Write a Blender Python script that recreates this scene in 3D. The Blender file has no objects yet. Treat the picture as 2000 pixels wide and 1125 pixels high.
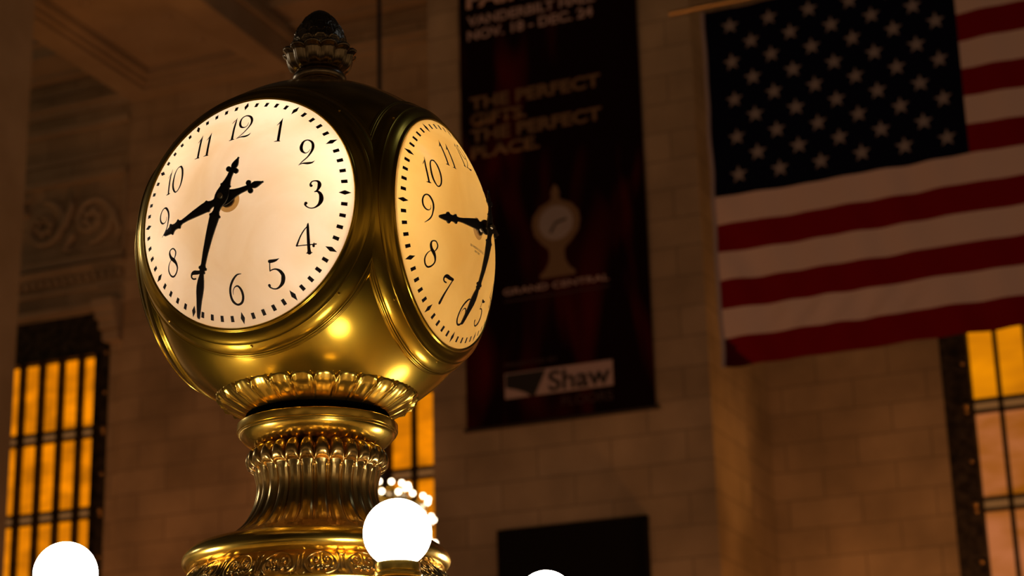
import bpy, bmesh, math, random
from mathutils import Vector, Matrix, noise
random.seed(7)
R = math.radians
PI = math.pi
ZC = 3.5                      # height of the clock centre above the hall floor; the clock axis is x = y = 0
scene = bpy.context.scene
col = scene.collection

# ------------------------------------------------------------------ camera
cam_d = bpy.data.cameras.new('camera')
cam = bpy.data.objects.new('camera', cam_d); col.objects.link(cam)
pitch, roll, az = 0.31336, -0.026323, 0.392499
F = Vector((-math.sin(az)*math.cos(pitch), math.cos(az)*math.cos(pitch), math.sin(pitch)))
Rt = Vector((math.cos(az), math.sin(az), 0)); Up = Rt.cross(F)
R2 = Rt*math.cos(roll) + Up*math.sin(roll); U2 = -Rt*math.sin(roll) + Up*math.cos(roll)
CP = Vector((2.45317, -4.53980, ZC-1.77251))
cam.matrix_world = Matrix(((R2.x, U2.x, -F.x, CP.x), (R2.y, U2.y, -F.y, CP.y), (R2.z, U2.z, -F.z, CP.z), (0, 0, 0, 1)))
cam_d.sensor_width = 36; cam_d.lens = 3849.16/2000*36
cam_d.clip_start = .05; cam_d.clip_end = 200
cam_d.dof.use_dof = True; cam_d.dof.focus_distance = 5.15; cam_d.dof.aperture_fstop = 3.5
scene.camera = cam
DIALK = 1.85     # power of the lamps behind the dials

# ------------------------------------------------------------------ view, world, lights
scene.view_settings.view_transform = 'Standard'
scene.view_settings.look = 'None'
scene.view_settings.exposure = 0.0
scene.view_settings.gamma = 1.0
scene.view_settings.use_curve_mapping = False

w = bpy.data.worlds.new('hall'); scene.world = w; w.use_nodes = True
nt = w.node_tree; nt.nodes.clear()
wo = nt.nodes.new('ShaderNodeOutputWorld'); bg = nt.nodes.new('ShaderNodeBackground')
tc = nt.nodes.new('ShaderNodeTexCoord'); sx = nt.nodes.new('ShaderNodeSeparateXYZ')
nt.links.new(tc.outputs['Generated'], sx.inputs[0])
mr = nt.nodes.new('ShaderNodeMapRange'); mr.inputs[1].default_value = -1; mr.inputs[2].default_value = 1
nt.links.new(sx.outputs['Z'], mr.inputs[0])
cr = nt.nodes.new('ShaderNodeValToRGB')
nt.links.new(mr.outputs[0], cr.inputs[0])
el = cr.color_ramp.elements
el[0].position = 0.0; el[0].color = (.22, .13, .045, 1)
el[1].position = 1.0; el[1].color = (.006, .004, .003, 1)
for p, c in ((.42, (.24, .14, .060, 1)), (.52, (.20, .125, .065, 1)), (.62, (.06, .038, .020, 1)), (.76, (.010, .007, .005, 1))):
    e = el.new(p); e.color = c
ns = nt.nodes.new('ShaderNodeTexNoise'); ns.inputs['Scale'].default_value = 3.2; ns.inputs['Detail'].default_value = 3
nt.links.new(tc.outputs['Generated'], ns.inputs['Vector'])
m2 = nt.nodes.new('ShaderNodeMapRange'); m2.inputs[1].default_value = .42; m2.inputs[2].default_value = .68
m2.inputs[3].default_value = .35; m2.inputs[4].default_value = 2.6
nt.links.new(ns.outputs[0], m2.inputs[0])
mx = nt.nodes.new('ShaderNodeVectorMath'); mx.operation = 'SCALE'
nt.links.new(cr.outputs[0], mx.inputs[0]); nt.links.new(m2.outputs[0], mx.inputs['Scale'])
nt.links.new(mx.outputs[0], bg.inputs[0]); bg.inputs[1].default_value = 0.72
nt.links.new(bg.outputs[0], wo.inputs[0])

def lamp(name, kind, loc, power, colr, radius=.3, target=None, size=None, spot=None):
    l = bpy.data.lights.new(name, kind); l.energy = power; l.color = colr
    if kind == 'AREA': l.size = size or 2
    else: l.shadow_soft_size = radius
    if kind == 'SPOT': l.spot_size = R(spot or 70); l.spot_blend = .8
    o = bpy.data.objects.new(name, l); col.objects.link(o); o.location = loc
    if target: o.rotation_euler = (Vector(target)-Vector(loc)).to_track_quat('-Z', 'Y').to_euler()
    return o
# warm fill lights, unseen and added to wash the stone and the flag
lamp('bay_fill', 'SPOT', (-17.0, 23.5, 1.0), 700, (1, .36, .10), .4, (-17.5, 27.8, 11), spot=110)
lamp('bay_fill', 'SPOT', (-21.0, 24.5, 2.5), 170, (1, .38, .12), .4, (-20.8, 27.8, 12), spot=100)
lamp('bay_fill', 'SPOT', (-2.6, 23.0, 1.0), 820, (1, .36, .06), .4, (-5.5, 27.0, 9), spot=110)
lamp('hall_fill', 'AREA', (-3.0, 6.0, 2.0), 62, (1, .66, .46), None, (-8, 24, 10), size=3)
lamp('hall_fill', 'AREA', (2.0, 8.0, 1.5), 100, (1, .45, .24), None, (-2.5, 20, 10.5), size=3)
lamp('hall_fill', 'AREA', (-10.0, 5.0, 2.0), 330, (1, .38, .12), None, (-17, 24, 14), size=3)
lamp('bezel_streak_light', 'AREA', (-12, 2.2, 7.2), 70, (1, .93, .82), None, (0, 0, 3.5), size=1.6)  # unseen light added to put a pale streak on the left bezel
lamp('bay_fill', 'SPOT', (-3.6, 24.7, 4.5), 300, (1, .42, .10), .3, (-6.1, 25.0, 12), spot=50)
lamp('cool_top_fill', 'AREA', (16, 12, 22), 60, (.55, .7, 1), None, (0, 0, 3.5), size=3)  # unseen cool light added for highlights on top of the clock

# ------------------------------------------------------------------ materials
def mat(name, base=(.5, .5, .5), rough=.5, metal=0.0, emit=None, estr=0, spec=None):
    m = bpy.data.materials.new(name); m.use_nodes = True
    b = m.node_tree.nodes['Principled BSDF']
    b.inputs['Base Color'].default_value = (*base, 1); b.inputs['Roughness'].default_value = rough
    b.inputs['Metallic'].default_value = metal
    if spec is not None: b.inputs['Specular IOR Level'].default_value = spec
    if emit: b.inputs['Emission Color'].default_value = (*emit, 1); b.inputs['Emission Strength'].default_value = estr
    return m
def noise_mix(m, c1, c2, scale, lo=.35, hi=.65, detail=4, socket='Base Color', vec=None, dist=0):
    t = m.node_tree; b = t.nodes['Principled BSDF']
    tcn = t.nodes.new('ShaderNodeTexCoord'); n = t.nodes.new('ShaderNodeTexNoise')
    n.inputs['Scale'].default_value = scale; n.inputs['Detail'].default_value = detail
    n.inputs['Distortion'].default_value = dist
    if vec:
        mp = t.nodes.new('ShaderNodeMapping'); mp.inputs['Scale'].default_value = vec[:3]
        if len(vec) > 3: mp.inputs['Rotation'].default_value = vec[3]
        t.links.new(tcn.outputs['Object'], mp.inputs[0]); t.links.new(mp.outputs[0], n.inputs['Vector'])
    else: t.links.new(tcn.outputs['Object'], n.inputs['Vector'])
    r = t.nodes.new('ShaderNodeValToRGB'); r.color_ramp.elements[0].position = lo; r.color_ramp.elements[1].position = hi
    r.color_ramp.elements[0].color = (*c1, 1); r.color_ramp.elements[1].color = (*c2, 1)
    t.links.new(n.outputs[0], r.inputs[0]); t.links.new(r.outputs[0], b.inputs[socket])
    return n, r
def add_bump(m, scale, strength, dist=.01, vec=None):
    t = m.node_tree; b = t.nodes['Principled BSDF']
    tcn = t.nodes.new('ShaderNodeTexCoord'); n = t.nodes.new('ShaderNodeTexNoise')
    n.inputs['Scale'].default_value = scale; n.inputs['Detail'].default_value = 5
    if vec:
        mp = t.nodes.new('ShaderNodeMapping'); mp.inputs['Scale'].default_value = vec
        t.links.new(tcn.outputs['Object'], mp.inputs[0]); t.links.new(mp.outputs[0], n.inputs['Vector'])
    else: t.links.new(tcn.outputs['Object'], n.inputs['Vector'])
    bp = t.nodes.new('ShaderNodeBump'); bp.inputs['Strength'].default_value = strength; bp.inputs['Distance'].default_value = dist
    t.links.new(n.outputs[0], bp.inputs['Height']); t.links.new(bp.outputs[0], b.inputs['Normal'])

def brass_mat(name, a, b_, r0, r1, scale=5, wide=.36, mix=.26):
    """brushed brass: a polished lobe over a broad brushed one, with patina clouds in colour and gloss"""
    m = mat(name, a, .25, 1.0)
    n, r = noise_mix(m, a, b_, scale, .25, .75, 3, dist=.4)
    n2, r2 = noise_mix(m, (r0,)*3, (r1,)*3, scale*1.7, .25, .75, 3, 'Roughness')
    add_bump(m, 9, .06, .004)
    t = m.node_tree; b = t.nodes['Principled BSDF']; o = t.nodes['Material Output']
    g = t.nodes.new('ShaderNodeBsdfPrincipled'); g.inputs['Metallic'].default_value = 1; g.inputs['Roughness'].default_value = wide
    t.links.new(r.outputs[0], g.inputs['Base Color'])
    mx_ = t.nodes.new('ShaderNodeMixShader'); mx_.inputs[0].default_value = mix
    t.links.new(b.outputs[0], mx_.inputs[1]); t.links.new(g.outputs[0], mx_.inputs[2]); t.links.new(mx_.outputs[0], o.inputs['Surface'])
    return m
M_brass = brass_mat('aged_brass', (.30, .20, .022), (.92, .55, .045), .10, .24, 2.6, wide=.40, mix=.32)
M_neck = brass_mat('brown_brass', (.46, .29, .085), (.74, .48, .16), .15, .26, 5)
M_brass2 = brass_mat('polished_brass', (.60, .39, .055), (.90, .58, .10), .13, .22, 4)
M_bronze = brass_mat('dark_bronze', (.20, .15, .085), (.44, .34, .21), .18, .34, 16)
M_black = mat('black_paint', (.010, .007, .006), .45)
M_ink = mat('dial_ink', (.012, .005, .004), .7)

def glass_mat(name, trans, diff):
    m = bpy.data.materials.new(name); m.use_nodes = True
    t = m.node_tree; t.nodes.clear()
    o = t.nodes.new('ShaderNodeOutputMaterial')
    tr = t.nodes.new('ShaderNodeBsdfTranslucent'); df = t.nodes.new('ShaderNodeBsdfDiffuse'); gl = t.nodes.new('ShaderNodeBsdfGlossy')
    tcn = t.nodes.new('ShaderNodeTexCoord'); n = t.nodes.new('ShaderNodeTexNoise'); n.inputs['Scale'].default_value = 5; n.inputs['Detail'].default_value = 4
    n.inputs['Distortion'].default_value = .8
    t.links.new(tcn.outputs['Object'], n.inputs['Vector'])
    r = t.nodes.new('ShaderNodeValToRGB'); r.color_ramp.elements[0].position = .30; r.color_ramp.elements[1].position = .62
    r.color_ramp.elements[0].color = (trans[0]*.88, trans[1]*.79, trans[2]*.64, 1); r.color_ramp.elements[1].color = (*trans, 1)
    t.links.new(n.outputs[0], r.inputs[0]); t.links.new(r.outputs[0], tr.inputs[0])
    df.inputs[0].default_value = (*diff, 1)
    gl.inputs[0].default_value = (.8, .8, .8, 1); gl.inputs[1].default_value = .12
    m1 = t.nodes.new('ShaderNodeMixShader'); m1.inputs[0].default_value = .25
    t.links.new(tr.outputs[0], m1.inputs[1]); t.links.new(df.outputs[0], m1.inputs[2])
    m3 = t.nodes.new('ShaderNodeMixShader'); m3.inputs[0].default_value = .03
    t.links.new(m1.outputs[0], m3.inputs[1]); t.links.new(gl.outputs[0], m3.inputs[2])
    t.links.new(m3.outputs[0], o.inputs[0])
    return m
M_dialW = glass_mat('opal_dial_glass_cream', (1.0, .81, .61), (.7, .58, .42))
M_dialY = glass_mat('opal_dial_glass_yellow', (.92, .58, .17), (.6, .45, .18))
M_stain = glass_mat('tan_ring_on_glass', (.50, .28, .09), (.4, .25, .1))
M_globe = mat('lit_opal_globe', (.9, .9, .9), .3, 0, (1, .88, .74), 22.0)
M_bulb = mat('lit_bulb', (.9, .9, .9), .3, 0, (1, .80, .55), 9.0)

def stone_mat(name, c, c2, bw=1.25, bh=.5, axes='XZ', mortar=.55):
    m = mat(name, c, .8)
    t = m.node_tree; b = t.nodes['Principled BSDF']
    g = t.nodes.new('ShaderNodeNewGeometry'); s = t.nodes.new('ShaderNodeSeparateXYZ'); cb = t.nodes.new('ShaderNodeCombineXYZ')
    t.links.new(g.outputs['Position'], s.inputs[0])
    ad = t.nodes.new('ShaderNodeMath'); ad.operation = 'ADD'
    t.links.new(s.outputs['X'], ad.inputs[0]); t.links.new(s.outputs['Y'], ad.inputs[1])
    t.links.new(ad.outputs[0], cb.inputs[0]); t.links.new(s.outputs['Z'], cb.inputs[1])
    br = t.nodes.new('ShaderNodeTexBrick'); br.offset = .5; br.squash = 1
    br.inputs['Scale'].default_value = 1; br.inputs['Brick Width'].default_value = bw; br.inputs['Row Height'].default_value = bh
    br.inputs['Mortar Size'].default_value = .018; br.inputs['Mortar Smooth'].default_value = .5; br.inputs['Bias'].default_value = 0
    br.inputs['Color1'].default_value = (*c, 1); br.inputs['Color2'].default_value = (*c2, 1)
    br.inputs['Mortar'].default_value = (c[0]*mortar, c[1]*mortar, c[2]*mortar, 1)
    t.links.new(cb.outputs[0], br.inputs['Vector'])
    n = t.nodes.new('ShaderNodeTexNoise'); n.inputs['Scale'].default_value = .9; n.inputs['Detail'].default_value = 5
    t.links.new(g.outputs['Position'], n.inputs['Vector'])
    mr_ = t.nodes.new('ShaderNodeMapRange'); mr_.inputs[1].default_value = .3; mr_.inputs[2].default_value = .7; mr_.inputs[3].default_value = .72; mr_.inputs[4].default_value = 1.2
    t.links.new(n.outputs[0], mr_.inputs[0])
    vm = t.nodes.new('ShaderNodeVectorMath'); vm.operation = 'SCALE'
    t.links.new(br.outputs[0], vm.inputs[0]); t.links.new(mr_.outputs[0], vm.inputs['Scale'])
    t.links.new(vm.outputs[0], b.inputs['Base Color'])
    return m
M_stone = stone_mat('limestone_blocks', (.42, .32, .215), (.36, .27, .175), mortar=.60)
M_plain = mat('plain_limestone', (.40, .32, .23), .8); noise_mix(M_plain, (.33, .26, .18), (.42, .34, .25), .8)
M_frame = mat('bronze_window_frame', (.035, .025, .015), .5, .6); noise_mix(M_frame, (.015, .010, .006), (.07, .05, .03), 6); add_bump(M_frame, 9, .8, .03)
M_gold = mat('gilded_rosette', (.55, .36, .14), .35, .9)
M_floor = mat('marble_floor', (.32, .25, .18), .25); noise_mix(M_floor, (.22, .17, .12), (.40, .32, .24), .7)
def window_mat(name, c1, c2, s, k):
    m = mat(name, (.05, .03, .01), .2)
    b = m.node_tree.nodes['Principled BSDF']
    noise_mix(m, c1, c2, s, .35, .68, 3, 'Emission Color', (.7, 1, 1.6, (0, R(28), 0)), .4)
    b.inputs['Emission Strength'].default_value = k
    return m
M_paneL = window_mat('amber_lit_glass', (.42, .115, .001), (.88, .24, .001), 1.5, 1.12)
M_paneR = window_mat('pale_amber_lit_glass', (.42, .12, .002), (.86, .27, .001), .8, 1.0)
M_panep = window_mat('pinkish_lit_glass', (.30, .080, .003), (.48, .145, .045), 1.3, .9)
M_dim = mat('dim_transom_glass', (.05, .03, .01), .4, 0, (.16, .065, .018), 1.0)

# ------------------------------------------------------------------ helpers
def tag(o, label=None, cat=None, group=None, kind=None):
    if label: o['label'] = label
    if cat: o['category'] = cat
    if group: o['group'] = group
    if kind: o['kind'] = kind
    return o
def link(name, me, m, parent=None, loc=None, smooth=True, sharp=40, label=None):
    o = bpy.data.objects.new(name, me); col.objects.link(o)
    for mm in (m if isinstance(m, (list, tuple)) else [m]): me.materials.append(mm)
    if smooth:
        for p in me.polygons: p.use_smooth = True
        if sharp: me.set_sharp_from_angle(angle=R(sharp))
    if parent: o.parent = parent
    if loc: o.location = loc
    if label: o['label'] = label
    return o
def empty(name, loc, label, cat, group=None):
    o = bpy.data.objects.new(name, None); col.objects.link(o); o.location = loc; o.empty_display_size = .2
    return tag(o, label, cat, group)
class MB:
    def __init__(s): s.v = []; s.f = []; s.mi = []
    def add(s, vs, fs, mi=0):
        k = len(s.v); s.v += [tuple(v) for v in vs]; s.f += [tuple(i+k for i in f) for f in fs]; s.mi += [mi]*len(fs)
    def box(s, x0, x1, y0, y1, z0, z1, mi=0):
        s.add([(x0,y0,z0),(x1,y0,z0),(x1,y1,z0),(x0,y1,z0),(x0,y0,z1),(x1,y0,z1),(x1,y1,z1),(x0,y1,z1)],
              [(0,3,2,1),(4,5,6,7),(0,1,5,4),(1,2,6,5),(2,3,7,6),(3,0,4,7)], mi)
    def lathe(s, prof, n=64, mod=None, mi=0, cx=0, cy=0):
        """prof: (r, z); mod(theta, i) -> (dr, dz)"""
        k = len(s.v); m = len(prof); vs = []
        for j in range(n):
            th = 2*PI*j/n
            for i, (r, z) in enumerate(prof):
                dr, dz = mod(th, i) if mod else (0, 0)
                rr = max(r+dr, 0)
                vs.append((cx+rr*math.cos(th), cy+rr*math.sin(th), z+dz))
        fs = []
        for j in range(n):
            j2 = (j+1) % n
            for i in range(m-1):
                fs.append((j*m+i, j2*m+i, j2*m+i+1, j*m+i+1))
        s.add(vs, fs, mi)
    def tube(s, pts, rad, n=8, mi=0):
        rings = []
        for i, p in enumerate(pts):
            a = Vector(pts[max(i-1, 0)]); b = Vector(pts[min(i+1, len(pts)-1)]); d = (b-a).normalized()
            u = d.orthogonal().normalized() if i == 0 else (u - d*u.dot(d)).normalized()
            v = d.cross(u); r = rad[i] if isinstance(rad, (list, tuple)) else rad
            rings.append([Vector(p)+(u*math.cos(2*PI*j/n)+v*math.sin(2*PI*j/n))*r for j in range(n)])
        vs = [q for rg in rings for q in rg]; fs = []
        for i in range(len(pts)-1):
            for j in range(n): fs.append((i*n+j, i*n+(j+1) % n, (i+1)*n+(j+1) % n, (i+1)*n+j))
        fs.append(tuple(range(n-1, -1, -1))); fs.append(tuple((len(pts)-1)*n+j for j in range(n)))
        s.add(vs, fs, mi)
    def sphere(s, c, r, n=16, m=10, mi=0, sq=1.0):
        prof = [(r*math.sin(PI*i/m), c[2]-r*sq*math.cos(PI*i/m)) for i in range(m+1)]
        s.lathe(prof, n, None, mi, c[0], c[1])
    def mesh(s, name='mesh', merge=1e-6):
        me = bpy.data.meshes.new(name); me.from_pydata(s.v, [], s.f)
        for p, i in zip(me.polygons, s.mi): p.material_index = i
        bm = bmesh.new(); bm.from_mesh(me); bmesh.ops.remove_doubles(bm, verts=bm.verts, dist=merge)
        bmesh.ops.dissolve_degenerate(bm, edges=bm.edges, dist=1e-7)
        bmesh.ops.recalc_face_normals(bm, faces=bm.faces); bm.to_mesh(me); bm.free(); me.validate()
        return me
def dense(prof, k=4):
    """Catmull-Rom through (r, z) points, k steps per span"""
    P = [prof[0]]+list(prof)+[prof[-1]]; out = []
    for i in range(1, len(P)-2):
        for q in range(k):
            t = q/k; a, b, c, d = P[i-1], P[i], P[i+1], P[i+2]
            out.append(tuple(.5*((2*b[n])+(-a[n]+c[n])*t+(2*a[n]-5*b[n]+4*c[n]-d[n])*t*t+(-a[n]+3*b[n]-3*c[n]+d[n])*t**3) for n in range(len(b))))
    out.append(tuple(prof[-1])); return out
def struct(name, mb, m, smooth=False):
    o = link(name, mb.mesh(name), m, smooth=smooth); o['kind'] = 'structure'; return o

# ------------------------------------------------------------------ the hall
Y1 = 24.0       # front of the piers
Y2 = 27.81      # wall plane of the bays
b = MB(); b.box(-45, 35, -30, 29, -.2, 0); struct('floor', b, M_floor)
W1 = (-23.6, -19.8, 10.43+ZC); W2 = (-13.95, -9.5, 10.43+ZC); W3 = (-3.17, 2.4, 10.43+ZC)
b = MB()
TOP = 24.0
for x0, x1 in ((-30, W1[0]), (W1[1], W2[0]), (W2[1], W3[0]), (W3[1], 12)): b.box(x0, x1, Y2, Y2+.8, 0, TOP)
for wd in (W1, W2, W3): b.box(wd[0], wd[1], Y2, Y2+.8, wd[2], TOP)
struct('wall_back', b, M_stone)
# the banner pier with a stepped right side, and the left pier whose side face fills the picture's left edge
b = MB(); b.box(-10.83, -6.07, Y1, 25.95, 0, TOP); b.box(-10.83, -6.17, 25.95, Y2, 0, TOP)
struct('wall_pier', b, M_stone)
b = MB(); b.box(-21.5, -17.72, 18, 22.0, 0, 14.91+ZC); struct('wall_left', b, M_plain)
# pilaster strip beside the left bay
b = MB(); b.box(-19.45, -15.62, Y2-.10, Y2, 0, 14.91+ZC); struct('wall_pilaster', b, M_stone)
# ceiling beam with a coffered underside
b = MB()
zb = 14.91+ZC
xa, xb_, ya, yb = -19.40, -15.60, 14.0, Y2
b.box(xa, xb_, ya, yb, zb+.35, zb+3.5)
def ring(b, x0, x1, y0, y1, w, z0, z1):
    b.box(x0, x1, y0, y0+w, z0, z1); b.box(x0, x1, y1-w, y1, z0, z1)
    b.box(x0, x0+w, y0+w, y1-w, z0, z1); b.box(x1-w, x1, y0+w, y1-w, z0, z1)
ring(b, xa, xb_, ya, yb, .55, zb, zb+.35)
ring(b, xa+.55, xb_-.55, ya+.55, yb-.55, .14, zb+.08, zb+.35)
ring(b, xa+.69, xb_-.69, ya+.69, yb-.69, .14, zb+.17, zb+.35)
for k in range(3):                                      # mouldings along the beam's right flank
    b.box(xb_, xb_+.12+.10*k, ya, yb, zb+.55+.55*k, zb+.72+.55*k)
b.box(xb_, xb_+.75, ya, yb, zb+2.2, zb+2.5)
for i in range(8):                                      # rosettes on the coffer ground
    for j in range(2):
        b.sphere((xa+1.35+1.1*j, yb-1.5-1.15*i, zb+.35), .12, 8, 6, sq=.5)
struct('ceiling', b, M_plain)
# cornice of the bays: fillet, frieze and a projecting cornice
b = MB()
for x0, x1 in ((-30, -19.45), (-15.6, -10.83), (-6, 12)):
    b.box(x0, x1, Y2-.10, Y2, ZC+14.95, ZC+15.08); b.box(x0, x1, Y2-.22, Y2, ZC+15.08, ZC+15.16)
    b.box(x0, x1, Y2-.10, Y2, ZC+15.45, ZC+15.52); b.box(x0, x1, Y2-.35, Y2, ZC+15.75, ZC+15.85)
    b.box(x0, x1, Y2-1.1, Y2, ZC+15.85, ZC+16.1); b.box(x0, x1, Y2-1.3, Y2, ZC+16.1, ZC+16.7)
struct('trim_1', b, M_plain)
# carved frieze over the left window: frame, relief scrolls, mouldings, dentils, consoles
b = MB()
x0, x1, z0, z1 = -22.9, -19.5, ZC+11.66, ZC+13.35
ring2 = [(x0, x1, z1, z1+.14), (x0, x1, z0-.14, z0), (x1, x1+.05, z0, z1)]
for q in ring2: b.box(q[0], q[1], Y2-.16, Y2, q[2], q[3])
b.box(x1-.10, x1, Y2-.05, Y2, z0, z1)
b.box(x0, x1, Y2-.06, Y2, z1+.5, z1+.62); b.box(x0, x1, Y2-.12, Y2, z1+1.2, z1+1.35)
b.box(x0, -19.45, Y2-.10, Y2, ZC+11.30, ZC+11.45); b.box(x0, -19.45, Y2-.20, Y2, ZC+11.38, ZC+11.46)
b.box(x0, -19.45, Y2-.07, Y2, ZC+10.95, ZC+11.02); b.box(x0, -19.45, Y2-.12, Y2, ZC+10.5, ZC+10.62)
i = 0
xx = x0
while xx < -19.5: b.box(xx, xx+.10, Y2-.12, Y2, ZC+11.14, ZC+11.26); xx += .19
for dz, s_ in ((10.55, .36), (10.35, .28), (10.15, .20), (9.92, .12)):      # stepped console at the opening's corner
    b.box(-19.8-s_*.55, -19.5, Y2-.10-s_, Y2, ZC+dz-.2, ZC+dz)
struct('trim_2', b, M_plain)
b = MB()
def spiral(b, cx, cz, r0, turns, a0, sgn, y, w):
    pts = []; rad = []
    n = int(turns*22)
    for k in range(n):
        t = k/(n-1); r = r0*(1-t*.85); a = a0+sgn*turns*2*PI*t
        pts.append((cx+r*math.cos(a), y, cz+r*math.sin(a))); rad.append(w*(1-.5*t))
    b.tube(pts, rad, 8)
cz = ZC+12.5
for k, cx in enumerate((-21.55, -20.35)):
    sg = 1 if k % 2 == 0 else -1
    spiral(b, cx, cz, .55, 1.6, PI/2*sg, -sg, Y2-.05, .07)
    for a in range(6):
        an = a*PI/3+.3
        b.sphere((cx+.16*math.cos(an), Y2-.05, cz+.16*math.sin(an)), .08, 8, 6)
    b.tube([(cx+.5, Y2-.05, cz-.1*sg), (cx+.7, Y2-.08, cz+.35*sg), (cx+.62, Y2-.05, cz+.62*sg)], [.09, .07, .02], 8)
    b.tube([(cx-.45, Y2-.05, cz+.3*sg), (cx-.62, Y2-.08, cz+.6*sg), (cx-.3, Y2-.05, cz+.7*sg)], [.09, .07, .02], 8)
b.tube([(-22.3, Y2-.05, cz+.3), (-22.6, Y2-.06, cz), (-22.3, Y2-.05, cz-.5)], [.1, .08, .04], 8)
struct('trim_3', b, M_plain, True)

def window(n, x0, x1, inl, inr, ztop, pane, first, step, panes, mw, transoms, zlo, mats, dots_side):
    """bronze window: frame with head panel, bars, paired transoms and one mesh of glass"""
    root = bpy.data.objects.new('window_%d' % n, None); col.objects.link(root); root['kind'] = 'structure'
    root.location = ((x0+x1)/2, Y2, 0)
    off = (-root.location.x, -Y2, 0)
    b = MB()
    b.box(x0, x0+inl, Y2+.02, Y2+.40, 0, ztop); b.box(x1-inr, x1, Y2+.02, Y2+.40, 0, ztop)
    b.box(x0+inl, x1-inr, Y2+.02, Y2+.40, pane, ztop)
    for e in (x0+inl-.06, x1-inr): b.box(e, e+.06, Y2-.03, Y2+.1, 0, pane)
    b.box(x0+inl, x1-inr, Y2-.03, Y2+.1, pane, pane+.06)
    link('window_frame', b.mesh(), M_frame, root, off, False)
    k = 0; x = first
    while x < x1-inr-.02:
        b = MB(); b.box(x, x+mw, Y2+.08, Y2+.24, zlo, pane); b.box(x+mw*.3, x+mw*.7, Y2+.03, Y2+.08, zlo, pane)
        link('mullion', b.mesh(), M_frame, root, off, False)
        x += step
    for zt in transoms:
        b = MB(); b.box(x0+inl, x1-inr, Y2+.07, Y2+.22, zt, zt+.05); b.box(x0+inl, x1-inr, Y2+.07, Y2+.22, zt-.19, zt-.14)
        link('transom', b.mesh(), M_frame, root, off, False)
    b = MB(); b.box(x0+inl, x1-inr, Y2+.20, Y2+.215, transoms[1] if len(mats) > 2 else zlo, pane, 0)
    if len(mats) > 2: b.box(x0+inl, x1-inr, Y2+.20, Y2+.215, zlo, transoms[1], 2)
    for zt in transoms: b.box(x0+inl, x1-inr, Y2+.195, Y2+.20, zt-.14, zt, 1)
    link('window_pane', b.mesh(), mats, root, off, False)
    b = MB()
    xs = x1-inr*.30 if dots_side > 0 else x0+inl*.78
    z = 3.0
    while z < ztop-.6:
        b.sphere((xs, Y2+.02, z), .045, 8, 6); z += .837
    for zt in transoms: b.sphere((xs, Y2+.01, zt-.07), .06, 8, 6)
    link('rosette', b.mesh(), M_gold, root, off)
    return root
TR = [ZC+z for z in (8.02, 6.36, 4.70, 3.0, 1.4)]
window(1, W1[0], W1[1], .35, .35, W1[2], ZC+9.53, -22.07-.48, .48, 6, .115, TR, .5, [M_paneL, M_dim], 1)
window(2, W2[0], W2[1], .42, .42, W2[2], ZC+9.53, -13.10, .46, 6, .09, TR, .5, [M_paneL, M_dim], 1)
window(3, W3[0], W3[1], .47, .47, W3[2], ZC+9.53, -2.70+.41, .50, 6, .07, TR, .5, [M_paneR, M_dim, M_panep], -1)

# ------------------------------------------------------------------ banner on the pier
BY = 23.90
ban = empty('hanging_banner', (-8.57, BY, ZC+5.9), 'long dark maroon fabric banner with gold and grey lettering on the stone pier', 'banner')
boff = Vector((8.57, -BY, -ZC-5.9))
M_ban = mat('banner_print', (.012, .003, .004), .9, spec=.05)
n_, r_ = noise_mix(M_ban, (.0080, .0020, .0026), (.095, .006, .007), 1.0, .50, .78, 2, vec=(1.3, 1, .34, (0, R(14), 0)), dist=.5)
M_btext = mat('banner_gold_lettering', (.17, .105, .055), .6)
M_bwhite = mat('banner_grey_lettering', (.42, .31, .32), .6)
M_bdim = mat('banner_dim_lettering', (.05, .025, .02), .6)
M_bface = mat('emblem_face', (.30, .26, .27), .6)
M_bdark = mat('emblem_dark', (.006, .004, .005), .6)
b = MB(); nx = 24; nz = 40
bx0, bx1, bz0, bz1 = -10.18, -6.95, ZC+5.9, ZC+16.2
def bdep(x, z): return BY + .012*math.sin((x+10)*3.1+z*.3)
for y_off, flip in ((0, 0), (.03, 1)):
    vs = [(bx0+(bx1-bx0)*i/nx, bdep(bx0+(bx1-bx0)*i/nx, bz0+(bz1-bz0)*j/nz)+y_off, bz0+(bz1-bz0)*j/nz) for j in range(nz+1) for i in range(nx+1)]
    fs = [(j*(nx+1)+i, j*(nx+1)+i+1, (j+1)*(nx+1)+i+1, (j+1)*(nx+1)+i) for j in range(nz) for i in range(nx)]
    b.add(vs, fs)
link('banner_cloth', b.mesh(), M_ban, ban, boff)
b = MB(); b.tube([(bx0-.05, BY+.02, bz0), (bx1+.05, BY+.02, bz0)], .035, 10)
link('bottom_rod', b.mesh(), M_black, ban, boff)

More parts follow.
